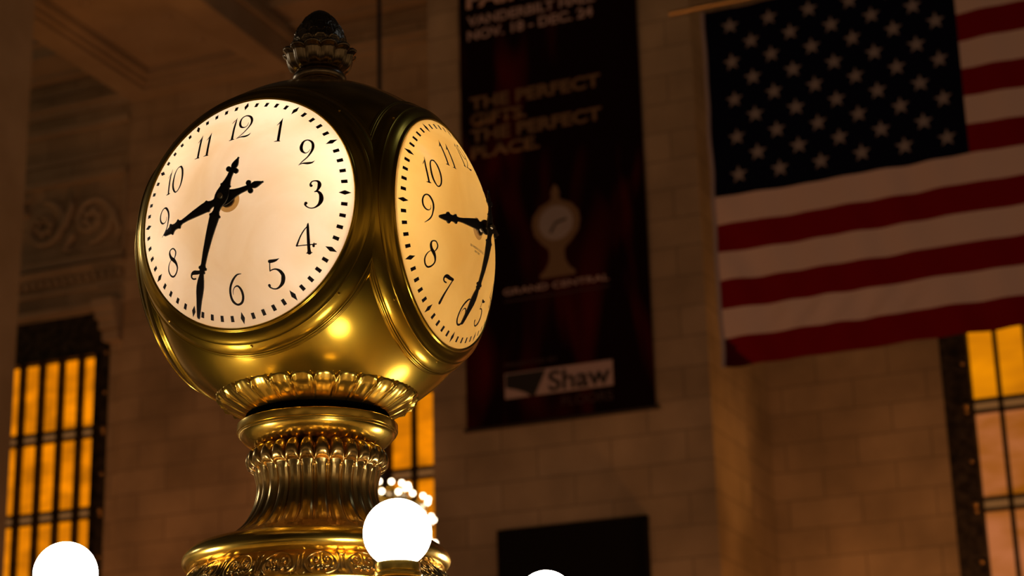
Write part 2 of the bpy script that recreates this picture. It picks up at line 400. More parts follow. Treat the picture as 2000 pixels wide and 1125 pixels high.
def text_mesh(s, x0, x1, z0, h, y, m, name, parent, off, bold=.02, depth=.004, spacing=1.0):
    cu = bpy.data.curves.new('t', 'FONT'); cu.body = s; cu.size = 1; cu.offset = bold; cu.extrude = .0; cu.space_character = spacing
    o = bpy.data.objects.new('t', cu); col.objects.link(o)
    bpy.context.view_layer.update()
    me = bpy.data.meshes.new_from_object(o.evaluated_get(bpy.context.evaluated_depsgraph_get()))
    bpy.data.objects.remove(o); bpy.data.curves.remove(cu)
    xs = [v.co.x for v in me.vertices]; ys = [v.co.y for v in me.vertices]
    a, c = min(xs), max(xs); d, e = min(ys), max(ys)
    if any(ch in s for ch in ',;'): pass
    for v in me.vertices:
        v.co = Vector((x0+(v.co.x-a)/(c-a)*(x1-x0), y, z0+(v.co.y-d)/(e-d)*h))
    bm = bmesh.new(); bm.from_mesh(me)
    r = bmesh.ops.extrude_face_region(bm, geom=bm.faces[:])
    for v in [g for g in r['geom'] if isinstance(g, bmesh.types.BMVert)]: v.co.y -= depth
    bmesh.ops.recalc_face_normals(bm, faces=bm.faces); bm.to_mesh(me); bm.free()
    me.materials.clear()
    words = [w_ for w_ in s.split(' ') if w_]
    if len(words) == 1: return link(name, me, m, parent, off, False)
    bm = bmesh.new(); bm.from_mesh(me); bm.verts.ensure_lookup_table()      # one mesh per word
    seen = {}; isl = []
    for v in bm.verts:
        if v in seen: continue
        st = [v]; seen[v] = 1; cur = []
        while st:
            q = st.pop(); cur.append(q)
            for e_ in q.link_edges:
                p_ = e_.other_vert(q)
                if p_ not in seen: seen[p_] = 1; st.append(p_)
        isl.append((min(q.co.x for q in cur), max(q.co.x for q in cur), cur))
    isl.sort(key=lambda k_: k_[0]); gaps = []; mxr = isl[0][1]
    for k_ in range(1, len(isl)):
        gaps.append((isl[k_][0]-mxr, k_)); mxr = max(mxr, isl[k_][1])
    cuts = sorted(k_ for _, k_ in sorted(gaps, reverse=True)[:len(words)-1])
    lo = 0
    for hi in cuts+[len(isl)]:
        vs_ = [q for t_ in isl[lo:hi] for q in t_[2]]; ix = {q: n_ for n_, q in enumerate(vs_)}
        fs_ = [tuple(ix[q] for q in f_.verts) for f_ in bm.faces if f_.verts[0] in ix]
        mw_ = bpy.data.meshes.new(name); mw_.from_pydata([tuple(q.co) for q in vs_], [], fs_)
        link(name, mw_, m, parent, off, False); lo = hi
    bm.free()
TY = BY-.02
L_ = [('FAIR', -10.03, -8.89, 13.38, .33, M_bwhite, .03),
      ('VANDERBILT HALL', -10.02, -7.66, 13.04, .19, M_bwhite, .03),
      ('NOV. 18 - DEC. 24', -10.02, -7.71, 12.77, .19, M_bwhite, .03),
      ('THE PERFECT', -10.0, -7.63, 11.47, .24, M_btext, .035),
      ('GIFTS.', -10.0, -8.97, 11.17, .24, M_btext, .035),
      ('THE PERFECT', -10.0, -7.63, 10.87, .24, M_btext, .035),
      ('PLACE.', -10.0, -8.75, 10.57, .24, M_btext, .035),
      ('GRAND CENTRAL', -9.46, -7.62, 8.08, .11, M_bwhite, .012),
      ('PRESENTED BY', -9.47, -8.55, 6.86, .065, M_bdim, .01),
      ('FLOORS', -8.50, -7.64, 6.10, .15, M_bdim, .0)]
for s, xa_, xb2, z, h, m, bo in L_:
    text_mesh(s, xa_, xb2, ZC+z, h, TY, m, 'lettering', ban, boff, bo)
b = MB(); b.box(-9.46, -7.62, TY-.004, TY, ZC+7.965, ZC+7.985); link('underline', b.mesh(), M_bdim, ban, boff, False)
# printed logo: pale block with a dark swooping field, and the maker's word over it
def poly(pts, y, d=.004):
    b = MB(); n = len(pts)
    b.add([(x, y, z) for x, z in pts]+[(x, y-d, z) for x, z in pts], [tuple(range(n)), tuple(range(2*n-1, n-1, -1))]+[(i, (i+1) % n, n+(i+1) % n, n+i) for i in range(n)])
    return b
link('logo_field', poly([(-9.48, ZC+6.33), (-7.62, ZC+6.33), (-7.62, ZC+6.75), (-9.48, ZC+6.75)], TY).mesh(), M_bwhite, ban, boff, False)
link('logo_swoop', poly([(-9.46, ZC+6.51), (-9.46, ZC+6.73), (-8.76, ZC+6.73), (-8.96, ZC+6.325), (-9.03, ZC+6.325), (-9.12, ZC+6.39), (-9.28, ZC+6.46)], TY-.005).mesh(), M_bdark, ban, boff, False)
text_mesh('Shaw', -8.72, -7.66, ZC+6.36, .34, TY-.006, M_bdark, 'lettering', ban, boff, .02)
# printed clock emblem: gold silhouette, pale face, hands
sil = [(0, 1.57), (.05, 1.50), (.08, 1.40), (.06, 1.33), (.12, 1.27), (.28, 1.20), (.40, 1.05), (.425, .90), (.39, .72), (.27, .56), (.15, .45), (.13, .36), (.15, .22), (.22, .10), (.31, .02), (.31, -.04)]
sil = [(x*1.0, z) for x, z in sil]
pts = [(-8.50+x, ZC+8.31+z) for x, z in sil]+[(-8.50-x, ZC+8.31+z) for x, z in reversed(sil[1:])]
link('emblem_clock', poly(pts, TY).mesh(), M_btext, ban, boff, False)
pts = [(-8.50+.30*math.cos(a*PI/16), ZC+9.20+.30*math.sin(a*PI/16)) for a in range(32)]
link('emblem_face', poly(pts, TY-.005).mesh(), M_bface, ban, boff, False)
b = MB(); b.tube([(-8.5, TY-.012, ZC+9.2), (-8.31, TY-.012, ZC+9.24)], .02, 6); b.tube([(-8.5, TY-.012, ZC+9.2), (-8.60, TY-.012, ZC+9.03)], .02, 6)
link('emblem_hands', b.mesh(), M_bdark, ban, boff)

# dark board lower on the same pier
M_board = mat('dark_board', (.006, .005, .005), .8, spec=.1)
b = MB(); b.box(-9.65, -7.2, Y1-.12, Y1, ZC+.9, ZC+4.18)
bd = empty('display_board', (-8.42, Y1, ZC+.9), 'unlit black rectangular board on the stone pier below the banner', 'board')
link('board_panel', b.mesh(), M_board, bd, (8.42, -Y1, -ZC-.9), False)
b = MB()
for q in ((-9.67, -9.62, .9, 4.2), (-7.23, -7.18, .9, 4.2)): b.box(q[0], q[1], Y1-.15, Y1, ZC+q[2], ZC+q[3])
b.box(-9.67, -7.18, Y1-.15, Y1, ZC+4.15, ZC+4.20)
link('board_frame', b.mesh(), M_board, bd, (8.42, -Y1, -ZC-.9), False)

# ------------------------------------------------------------------ flag
FY = 20.0
M_red = mat('flag_red', (.17, .002, .003), .9, spec=.05); M_white = mat('flag_white', (.56, .41, .35), .9, spec=.1)
M_blue = mat('flag_blue', (.003, .004, .013), .9, spec=.03); M_star = mat('flag_star', (.22, .19, .19), .9, spec=.05)
fx0, fx1, fz0 = -4.66, 5.2, ZC+5.28
SH = .402; FH = SH*13; cw = 3.44; cz0 = fz0+6*SH
def fdep(x, z):
    t = (z-fz0)/FH; u = x-fx0
    d = .05*math.sin(u*.9+1.0)+.018*math.sin(u*4.1-t*7.0)+.012*math.sin(u*7.3+t*16.0)*(1-t*.6)
    d += .020*math.sin(u*9.5+(z-fz0)*3.2)*math.exp(-t*2.2)
    d += .012*math.exp(-u*2.2)*math.sin(z*5.0+u*3)
    d += .022*math.sin((u*1.0-(z-fz0)*.75)*13)*math.exp(-((u-1.7)/1.2)**2-((z-fz0-.55)/.30)**2)
    d += .012*math.sin(u*11+(z-fz0)*1.5)+.02*math.sin((u+(z-fz0)*.8)*9)*math.exp(-(u/.5)**2)
    return d
flag = empty('flag', (fx0, FY, fz0), 'large red, white and blue striped flag with white stars hanging before the right bay', 'flag')
foff = Vector((-fx0, -FY, -fz0))
b = MB(); NX = 200; NZ = 26*4
for yo, fl in ((0, 0), (.012, 1)):
    vs = []; k = len(b.v)
    for j in range(NZ+1):
        for i in range(NX+1):
            x = fx0+(fx1-fx0)*i/NX; z = fz0+FH*j/NZ
            vs.append((x, FY+fdep(x, z)+yo, z))
    for j in range(NZ):
        st = int((j+.5)/NZ*13); pass
    fs = []; mi = []
    for j in range(NZ):
        st = int((j+.5)/NZ*13)
        for i in range(NX):
            x = fx0+(fx1-fx0)*(i+.5)/NX
            fs.append((j*(NX+1)+i, j*(NX+1)+i+1, (j+1)*(NX+1)+i+1, (j+1)*(NX+1)+i))
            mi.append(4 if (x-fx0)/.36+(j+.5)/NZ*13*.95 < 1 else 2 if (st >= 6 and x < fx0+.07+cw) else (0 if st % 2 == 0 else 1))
    b.v += vs; b.f += [tuple(q+k for q in f) for f in fs]; b.mi += mi
b2 = b
for r in range(9):
    for c in range(11):
        if (r+c) % 2: continue
        sx_ = fx0+.07+cw*(c+1)/12; sz = cz0+7*SH*(9-r)/10
        pts = []
        for q in range(10):
            rr = .132 if q % 2 == 0 else .052
            a = PI/2+q*PI/5; x = sx_+rr*math.cos(a); z = sz+rr*math.sin(a)
            pts.append((x, FY+fdep(x, z)-.006, z))
        pts.append((sx_, FY+fdep(sx_, sz)-.006, sz))
        b2.add(pts, [(10, q, (q+1) % 10) for q in range(10)], 3)
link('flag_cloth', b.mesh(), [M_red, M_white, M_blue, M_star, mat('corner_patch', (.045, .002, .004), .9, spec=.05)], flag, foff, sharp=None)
b = MB()
pts = [(fx0-.03, FY+fdep(fx0, fz0+FH*j/40), fz0+FH*j/40) for j in range(41)]
b.tube(pts, .030, 8); link('hoist_hem', b.mesh(), mat('hem_grey', (.30, .24, .24), .8), flag, foff)
b = MB(); b.tube([(fx0-.5, FY, fz0+FH+.06), (fx1, FY, fz0+FH+.06)], .035, 10)
link('top_rod', b.mesh(), M_gold, flag, foff)

# ------------------------------------------------------------------ chandelier behind the clock
CX, CY = -7.29, 15.0
ch = empty('chandelier', (CX, CY, ZC+2.0), 'round chandelier of many small lit bulbs behind the clock pedestal', 'chandelier')
coff = Vector((-CX, -CY, -ZC-2.0))
rings = [(.31, 2.95), (.53, 2.79), (.585, 2.57), (.60, 2.29), (.55, 2.0), (.42, 1.72)]
b = MB(); b.lathe([(0, ZC+3.05), (.06, ZC+3.05), (.10, ZC+2.98), (.24, ZC+2.90), (.45, ZC+2.75), (.52, ZC+2.55), (.54, ZC+2.29), (.49, ZC+2.0), (.36, ZC+1.75), (.15, ZC+1.6), (0, ZC+1.55)], 40, cx=CX, cy=CY)
link('chandelier_body', b.mesh(), M_bronze, ch, coff)
b = MB(); b.tube([(CX, CY, ZC+3.04), (CX, CY, 22)], .028, 8); link('suspension_cable', b.mesh(), M_black, ch, coff)
for k, (r, z) in enumerate(rings):
    b = MB(); prof = [(r-.03+.02*math.cos(a*PI/4), ZC+z-.06+.02*math.sin(a*PI/4)) for a in range(9)]
    b.lathe(prof, 40, cx=CX, cy=CY); link('bulb_ring', b.mesh(), M_brass, ch, coff)
bm_ = None
for k, (r, z) in enumerate(rings[:4]):
    nb = 14 if k == 0 else 18
    for i in range(nb):
        a = 2*PI*(i+.35+.5*(k % 2))/nb
        if bm_ is None:
            b = MB(); b.sphere((0, 0, .02), .025, 12, 8); bm_ = b.mesh()
            o = link('bulb', bm_, M_bulb, ch)
        else:
            o = bpy.data.objects.new('bulb', bm_); col.objects.link(o); o.parent = ch
        o.location = Vector((CX+r*math.cos(a), CY+r*math.sin(a), ZC+z))+coff

# ------------------------------------------------------------------ the four-faced clock
BASE = -1.30                       # booth deck, relative to the clock centre
clock = empty('four_faced_clock', (0, 0, ZC+BASE), 'round four-faced brass clock on a fluted pedestal with an acorn finial', 'clock')
KO = Vector((0, 0, -BASE))
RIM, PD, DH = .312, .385, .095
RS = (RIM**2+DH**2)/(2*DH)
def dome(u, v): return PD+math.sqrt(RS*RS-u*u-v*v)-(RS-DH)
def on_dome(u, v, lift=.0009): return (u, -(dome(u, v)+lift), v)

# ball shell, open behind each dial
b = MB(); n, m = 192, 128; RB = .487
idx = {}
for i in range(m+1):
    for j in range(n):
        th = PI*i/m; ph = 2*PI*j/n
        idx[i, j] = len(b.v); b.v.append((RB*math.sin(th)*math.cos(ph), RB*math.sin(th)*math.sin(ph), RB*math.cos(th)))
for i in range(m):
    for j in range(n):
        th = PI*(i+.5)/m; ph = 2*PI*(j+.5)/n
        d = max(abs(math.sin(th)*math.cos(ph)), abs(math.sin(th)*math.sin(ph)))
        if d > math.cos(R(44.4)): continue
        b.f.append((idx[i, j], idx[i+1, j], idx[i+1, (j+1) % n], idx[i, (j+1) % n])); b.mi.append(0)
me = b.mesh(); bm = bmesh.new(); bm.from_mesh(me)
for v in [v for v in bm.verts if not v.link_faces]: bm.verts.remove(v)
bm.to_mesh(me); bm.free()
link('ball_shell', me, M_brass, clock, KO)

# bezels
BP = [(38.7, .486), (38.8, .4975), (39.05, .4998), (39.4, .4998), (39.7, .4982), (39.9, .4968), (40.2, .4972), (40.8, .4990), (41.5, .5005), (42.3, .5015), (43.1, .5018), (43.75, .5014), (43.85, .5018), (44.0, .5025), (44.15, .5022), (44.25, .5010), (44.32, .4992), (44.6, .4990), (45.3, .4988), (46.1, .4978), (46.9, .4962), (47.6, .4940), (47.85, .4928), (48.0, .4940), (48.2, .4948), (48.4, .4940), (48.5, .4924), (48.62, .4924), (48.75, .4932), (48.95, .4934), (49.1, .4922), (49.2, .4912), (49.35, .4916), (49.5, .4914), (49.65, .4895), (50.2, .4850)]
def rho(bt):
    if bt <= BP[0][0]: return BP[0][1]
    for (a, p), (c, q) in zip(BP, BP[1:]):
        if a <= bt <= c: return p+(q-p)*(bt-a)/(c-a)
    return BP[-1][1]
b = MB(); NP = 480
vs = []; m = len(BP)
for j in range(NP):
    ph = 2*PI*j/NP
    lim = math.degrees(math.atan(1/max(abs(math.cos(ph)), 1e-4)))
    for (bt, rr) in BP:
        be = min(bt, lim); r_ = rho(be)
        vs.append((r_*math.sin(R(be))*math.cos(ph), -r_*math.cos(R(be)), r_*math.sin(R(be))*math.sin(ph)))
b.add(vs, [(j*m+i, ((j+1) % NP)*m+i, ((j+1) % NP)*m+i+1, j*m+i+1) for j in range(NP) for i in range(m-1)])
bez_me = b.mesh(merge=2e-5)
b = MB(); b.lathe([(0, .0030), (.0022, .0027), (.0036, .0012), (.004, 0), (.004, -.004)], 12); screw_me = b.mesh()
# dial glass
b = MB(); prof = []
for r in [0, .01, .02, .030, .0305]+[.0305+(RIM-.0305)*i/28 for i in range(1, 29)]: prof.append((r, dome(r, 0)))
b.lathe(prof, 128); b.mi = [1 if i % (len(prof)-1) < 4 else 0 for i in range(len(b.mi))]; b.v = [(x, -z, y) for x, y, z in b.v]; dial_mes = [b.mesh() for _ in range(4)]
# glyph strokes
GLYPH = {
 '3': [[(-4.8,23.3,7.2),(-6.6,27.4,4.6),(-3.4,34.3,3.1),(4.6,36.6,3.6),(12.2,33.5,6.2),(14.5,25.4,8.8),(12.5,16.5,6.7),(8.5,9.7,4.1),(3.9,6.8,3.1)],[(6.0,7.3,3.1),(11.0,7.2,5.2),(16.8,0.7,7.7),(18.8,-9.0,9.8),(17.5,-18.7,9.3),(12.3,-28.2,6.2),(3.8,-34.7,3.6),(-5.5,-36.6,3.1),(-13.8,-33.3,3.3),(-18.8,-27.4,4.6),(-17.0,-23.2,7.7)]],
 '4': [[(9.3,37.3,1.5),(7.9,29.5,5.7),(6.8,5.8,6.7),(5.2,-25.6,7.2),(5.2,-32.7,8.2),(4.8,-35.7,9.8)],[(7.1,29.5,2.1),(-1.8,19.7,2.9),(-10.7,6.4,3.1),(-17.0,-5.9,3.6),(-22.7,-18.2,4.6)],[(-22.8,-18.7,2.6),(-1.9,-17.3,2.6),(15.2,-16.1,2.9),(22.8,-15.3,3.6)],[(18.5,-12.6,2.1),(16.8,-20.1,6.2)],[(-2.2,-37.3,1.5),(4.3,-36.0,4.1),(11.9,-35.9,1.5)]],
 '5': [[(-7.7,32.1,2.6),(-10.0,19.2,2.6),(-11.2,7.1,2.9)],[(-8.8,29.8,8.2),(-0.7,30.2,7.7),(7.9,31.7,5.2),(16.3,35.2,0.8)],[(-10.6,7.5,2.6),(-2.2,10.2,2.9),(5.3,10.0,4.1),(13.7,5.1,7.2),(19.3,-4.0,8.8),(19.0,-12.5,9.8),(14.6,-23.3,8.2),(6.4,-31.2,5.2),(-1.9,-35.2,3.6),(-10.3,-35.0,3.1),(-18.3,-30.5,4.1),(-19.3,-26.6,7.2)]],
 '8': [[(8.4,7.9,2.4),(14.4,16.6,4.1),(15.5,25.7,4.1),(7.2,34.4,3.6),(-3.7,32.5,3.6),(-7.1,24.0,6.5),(-2.4,12.5,8.3),(6.5,4.6,9.5),(13.5,-4.5,7.1),(16.9,-16.3,4.7),(12.5,-26.2,4.1),(4.0,-33.2,4.5),(-4.2,-34.4,4.3),(-12.5,-28.3,4.3),(-16.9,-17.1,4.3),(-15.3,-6.5,3.6),(-10.6,1.6,2.6),(-3.9,7.3,1.8)]],
 '9': [[(8.4,12.2,0.9),(8.0,3.8,1.8),(2.2,-2.5,2.6),(-7.7,-2.0,4.5),(-15.8,7.0,5.3),(-17.3,20.6,4.7),(-12.0,33.2,3.8),(-2.5,38.9,3.6),(6.8,35.5,5.9),(15.2,22.8,5.9),(17.3,10.1,5.9),(15.5,-2.4,4.5),(12.0,-15.3,3.8),(4.5,-26.9,3.6),(-9.5,-38.9,1.4)]],
 '10': [[(-16.9,38.3,0.8),(-18.7,25.4,3.5),(-20.5,11.5,5.2),(-20.1,-14.9,5.6),(-19.1,-33.5,5.6)],[(-17.8,30.7,1.2),(-24.3,20.6,2.2),(-28.7,13.8,0.8)],[(-27.7,-36.5,1.2),(-18.7,-35.7,4.3),(-12.8,-35.5,1.9)],[(16.2,36.6,4.9),(6.0,34.9,3.1),(-1.3,23.9,4.3),(-4.4,6.1,5.6),(-4.5,-11.3,6.4),(-0.4,-26.6,6.2),(8.5,-38.3,4.0),(17.2,-36.2,3.5),(25.2,-24.8,4.7),(28.7,-8.6,5.9),(28.3,7.8,6.4),(23.8,25.8,6.2),(16.2,36.6,4.7)]],
 '7': [[(-5.5,18.0,3.8),(-13.3,18.9,4.0),(-18.6,24.3,4.7),(-15.9,31.5,6.7),(-7.9,33.5,10.1),(3.5,31.6,9.4),(18.1,31.0,6.7)],[(18.6,31.6,3.4),(14.9,24.0,4.0),(7.6,7.0,4.7),(0.9,-11.5,6.7),(-3.8,-33.5,8.7)]],
 '6': [[(20.1,34.8,1.4),(7.1,33.4,4.0),(-7.3,21.6,5.8),(-17.6,4.9,5.8),(-20.1,-12.8,6.3),(-16.3,-26.7,6.3),(-5.5,-34.8,4.7),(7.5,-31.2,5.8),(14.0,-18.7,6.5),(12.8,-3.7,6.1),(5.3,7.1,4.3),(-4.2,6.0,2.7),(-10.8,-2.1,1.8),(-12.1,-10.9,1.1)]],
 '12': [[(-22.8,36.3,1.1),(-22.3,20.2,4.6),(-22.0,0.2,5.9),(-20.4,-23.4,6.4),(-19.9,-33.0,7.0)],[(-23.8,30.8,1.8),(-28.5,25.8,2.6),(-32.5,19.7,1.5)],[(-27.7,-37.9,1.5),(-19.2,-36.0,4.1),(-12.9,-36.4,1.5)],[(17.9,12.5,0.8),(16.7,2.8,2.2),(9.5,-2.7,3.3),(-1.1,1.5,5.5),(-7.8,14.9,6.3),(-6.9,30.9,4.6),(3.2,37.9,4.1),(16.8,32.9,5.5),(25.6,19.9,6.4),(26.0,5.9,5.2),(19.5,-8.5,3.7),(7.7,-23.6,2.9),(-6.9,-35.8,1.5)],[(-6.9,-35.8,1.1),(4.6,-32.8,3.3),(18.4,-33.2,5.5),(27.9,-30.2,4.1),(32.5,-24.4,0.9)]],
 '1': [[(1.4,37.4,1.0),(0.6,22.1,5.9),(1.6,2.6,6.4),(2.8,-20.2,6.7),(3.2,-31.4,7.0)],[(0.7,31.9,2.3),(-3.9,21.6,3.0),(-8.7,15.3,1.3)],[(-6.7,-36.7,1.3),(3.8,-35.5,4.4),(8.7,-37.4,1.3)]],
 '2': [[(4.8,9.1,0.8),(1.5,1.3,2.0),(-5.9,-2.0,3.3),(-14.5,5.5,6.7),(-17.4,18.2,7.5),(-13.7,32.5,5.0),(-4.4,37.2,3.7),(6.2,30.7,5.4),(10.6,18.8,6.7),(9.5,4.5,5.7),(1.6,-12.8,3.7),(-9.9,-26.2,3.0),(-18.6,-37.2,1.3)],[(-18.6,-36.8,1.0),(-9.3,-32.2,3.3),(3.3,-32.2,6.4),(12.8,-30.4,4.4),(18.6,-25.4,0.8)]],
}

def catmull(p, k=7):
    if len(p) == 2: return [tuple(p[0][n]+(p[1][n]-p[0][n])*i/4 for n in range(3)) for i in range(5)]
    return dense(p, k)
def stroke_mesh(strokes, cx, cy):
    b = MB()
    for st in strokes:
        P = catmull([(cx+u*.001, cy+v*.001, w*.001) for u, v, w in st]); n = len(P); vs = []; fs = []
        for i, (u, v, w_) in enumerate(P):
            a = P[max(i-1, 0)]; c = P[min(i+1, n-1)]
            dx, dy = c[0]-a[0], c[1]-a[1]; l = math.hypot(dx, dy) or 1; nx_, ny_ = -dy/l, dx/l; h = max(w_*1.04, .0009)/2
            vs += [on_dome(u+nx_*h, v+ny_*h), on_dome(u-nx_*h, v-ny_*h)]
        for i in range(n-1): fs.append((2*i, 2*i+1, 2*i+3, 2*i+2))
        b.add(vs, fs)
        for e in (0, n-1):                      # round ends
            u, v, w_ = P[e]; h = max(w_*1.04, .0009)/2; q = 12
            b.add([on_dome(u+h*math.cos(2*PI*k/q), v+h*math.sin(2*PI*k/q), .0009) for k in range(q)]+[on_dome(u, v, .0009)], [(q, k, (k+1) % q) for k in range(q)])
    return b.mesh(merge=1e-7)
one = GLYPH['1']
GLYPH['11'] = [[(u-15, v, w) for u, v, w in s] for s in one]+[[(u+15, v, w) for u, v, w in s] for s in one]
pos = {1: (.118, .190), 2: (.200, .114), 3: (.219, -.005), 4: (.196, -.117), 5: (.110, -.198), 6: (.001, -.224), 7: (-.112, -.197), 8: (-.193, -.122), 9: (-.218, -.008), 10: (-.190, .104), 11: (-.103, .184), 12: (.008, .216)}
num_me = {h: stroke_mesh(GLYPH[str(h)], *pos[h]) for h in range(1, 13)}
b = MB()
for k in range(60):
    a = 2*PI*k/60; ca, sa = math.cos(a), math.sin(a)
    def P_(r, t): return on_dome(r*sa+t*ca, r*ca-t*sa)
    if k % 5 == 0:
        b.add([P_(.276, 0), P_(.290, .0062), P_(.3045, 0), P_(.290, -.0062)], [(0, 1, 2, 3)])
    else:
        b.add([P_(.283, .0045), P_(.283, -.0045), P_(.297, -.0048), P_(.297, .0048)], [(0, 1, 2, 3)])
track_me = b.mesh()
# hands: half-widths along the length, bent to follow the dome
def hand_mesh(prof, hub_h, thick, lng=1.0):
    """prof: (distance along hand, half width) from tip (positive) to tail tip (negative); built pointing to 12"""
    b = MB()
    P = [(r*lng if r > 0 else r, hw) for r, hw in prof]; k = len(P)
    def H(r): return hub_h-(RS-math.sqrt(RS*RS-r*r))*1.0
    vs = []
    for r, hw in P:
        h = H(abs(r))
        vs += [(-hw, -(h+thick*.5), r), (hw, -(h+thick*.5), r), (hw*1.0, -(h-thick*.5), r), (-hw, -(h-thick*.5), r), (0, -(h+thick*.9), r)]
    fs = []
    for i in range(k-1):
        a, c = i*5, (i+1)*5
        fs += [(a+0, a+4, c+4, c+0), (a+4, a+1, c+1, c+4), (a+1, a+2, c+2, c+1), (a+2, a+3, c+3, c+2), (a+3, a+0, c+0, c+3)]
    fs += [(0, 3, 2, 1, 4), tuple((k-1)*5+q for q in (0, 4, 1, 2, 3))]
    b.add(vs, fs)
    for s_ in (-1, 1):                               # trefoil lobes on the tail
        q = 16; c0 = (s_*.0115, -.0735); h = H(.0735)
        for zz in (0,):
            ring_ = [(c0[0]+.0072*math.cos(2*PI*i/q), c0[1]+.0072*math.sin(2*PI*i/q)) for i in range(q)]
            b.add([(x, -(h+thick*.6), z) for x, z in ring_]+[(x, -(h-thick*.5), z) for x, z in ring_],
                  [tuple(range(q)), tuple(range(2*q-1, q-1, -1))]+[(i, (i+1) % q, q+(i+1) % q, q+i) for i in range(q)])
    return b.mesh()
MIN = [(.3055, .0008), (.3045, .0026), (.301, .0042), (.290, .0054), (.262, .0078), (.244, .0104), (.230, .0110), (.214, .0090), (.203, .0062), (.1985, .0055), (.197, .0085), (.194, .0090), (.192, .0075), (.190, .0075), (.188, .0120), (.183, .0120), (.181, .0080), (.176, .0062), (.146, .0078), (.100, .0108), (.066, .0134), (.056, .0142), (.054, .0168), (.050, .0168), (.047, .0120), (.040, .0092), (.030, .0095), (.022, .0130), (.012, .0180), (0, .0195),
       (-.012, .0180), (-.022, .0145), (-.027, .0135), (-.029, .0160), (-.032, .0155), (-.034, .0125), (-.044, .0088), (-.056, .0068), (-.066, .0066), (-.072, .0080), (-.0775, .0075), (-.080, .0060), (-.084, .0085), (-.090, .0090), (-.098, .0065), (-.107, .0022), (-.111, .0018)]
HOU = [(.209, .0010), (.206, .0040), (.196, .0070), (.184, .0095), (.180, .0150), (.176, .0155), (.171, .0100), (.164, .0082), (.156, .0095), (.151, .0130), (.148, .0130), (.145, .0072), (.138, .0052), (.120, .0066), (.095, .0100), (.068, .0132), (.056, .0142), (.053, .0162), (.049, .0160), (.046, .0120), (.038, .0092), (.030, .0095), (.022, .0135), (.012, .0190), (0, .0205),
       (-.012, .0185), (-.022, .0150), (-.034, .0105), (-.048, .0080), (-.060, .0068), (-.068, .0066), (-.073, .0080), (-.0775, .0075), (-.080, .0060), (-.084, .0085), (-.090, .0090), (-.098, .0065), (-.107, .0022), (-.111, .0018)]
faces = [(0, 'cream dial glass', M_dialW, (202.0, 254.5)), (90, 'yellowed dial glass', M_dialY, (188.0, 262.0)), (180, None, M_dialW, None), (270, None, M_dialY, None)]
for ang, lab, mt, hands in faces:
    rot = (0, 0, R(ang))
    bz = link('bezel', bez_me if ang == 0 else bez_me.copy(), M_brass, clock, KO, sharp=50) if ang == 0 else bpy.data.objects.new('bezel', bez_me)
    if ang: col.objects.link(bz); bz.parent = clock; bz.location = KO
    bz.rotation_euler = rot
    if hands:
        for k in range(8):
            ph = 2*PI*(k)/8+.0
            if k in (0, 4): continue
            d = Vector((math.sin(R(44.9))*math.cos(ph), -math.cos(R(44.9)), math.sin(R(44.9))*math.sin(ph)))
            if k % 2 == 0 or True:
                if k == 0: s = None
                s = bpy.data.objects.new('screw', screw_me); col.objects.link(s); s.parent = bz
                if not screw_me.materials: screw_me.materials.append(M_brass2)
                s.location = d*.4993; s.rotation_euler = d.to_track_quat('Z', 'Y').to_euler()
    me = dial_mes[ang//90]
    dl = link('dial', me, [mt, M_stain], clock, KO, sharp=None, label=lab); dl.rotation_euler = rot
    if hands:
        for h in range(1, 13):
            o = bpy.data.objects.new('numeral', num_me[h]); col.objects.link(o); o.parent = dl
            if not num_me[h].materials: num_me[h].materials.append(M_ink)
        o = bpy.data.objects.new('minute_track', track_me); col.objects.link(o); o.parent = dl
        if not track_me.materials: track_me.materials.append(M_ink)
        b = MB(); b.lathe([(.0195, .4825), (.0195, .4862), (.017, .4885), (.012, .4890), (.011, .4940), (.006, .4950), (.006, .518), (.0085, .518), (.0085, .522), (.0075, .5245), (0, .5250)], 28); b.v = [(x, -z, y) for x, y, z in b.v]
        link('hand_arbor', b.mesh(), M_bronze, clock, KO).rotation_euler = rot
        o = link('minute_hand', hand_mesh(MIN, .5155, .0035, 1.0 if ang == 0 else .90), M_black, clock, KO, sharp=30)
        o.rotation_euler = (Matrix.Rotation(R(ang), 3, 'Z') @ Matrix.Rotation(R(hands[0]), 3, 'Y')).to_euler()
        o = link('hour_hand', hand_mesh(HOU, .5025, .0035), M_black, clock, KO, sharp=30)
        o.rotation_euler = (Matrix.Rotation(R(ang), 3, 'Z') @ Matrix.Rotation(R(hands[1]), 3, 'Y')).to_euler()
        # lamps behind the opal glass
        for k in range(6):
            a = 2*PI*(k+.25)/6
            p = Matrix.Rotation(R(ang), 3, 'Z') @ Vector((.225*math.cos(a), -.275, .225*math.sin(a)))
            pw = (.62, .48, .50, .38, .03, .26)[k] if ang == 0 else (.20, .29, .25, .18, .13, .15)[k]
            lamp('dial_lamp', 'POINT', (p.x, p.y, p.z+ZC), pw*DIALK, (1, .86, .70), .03)
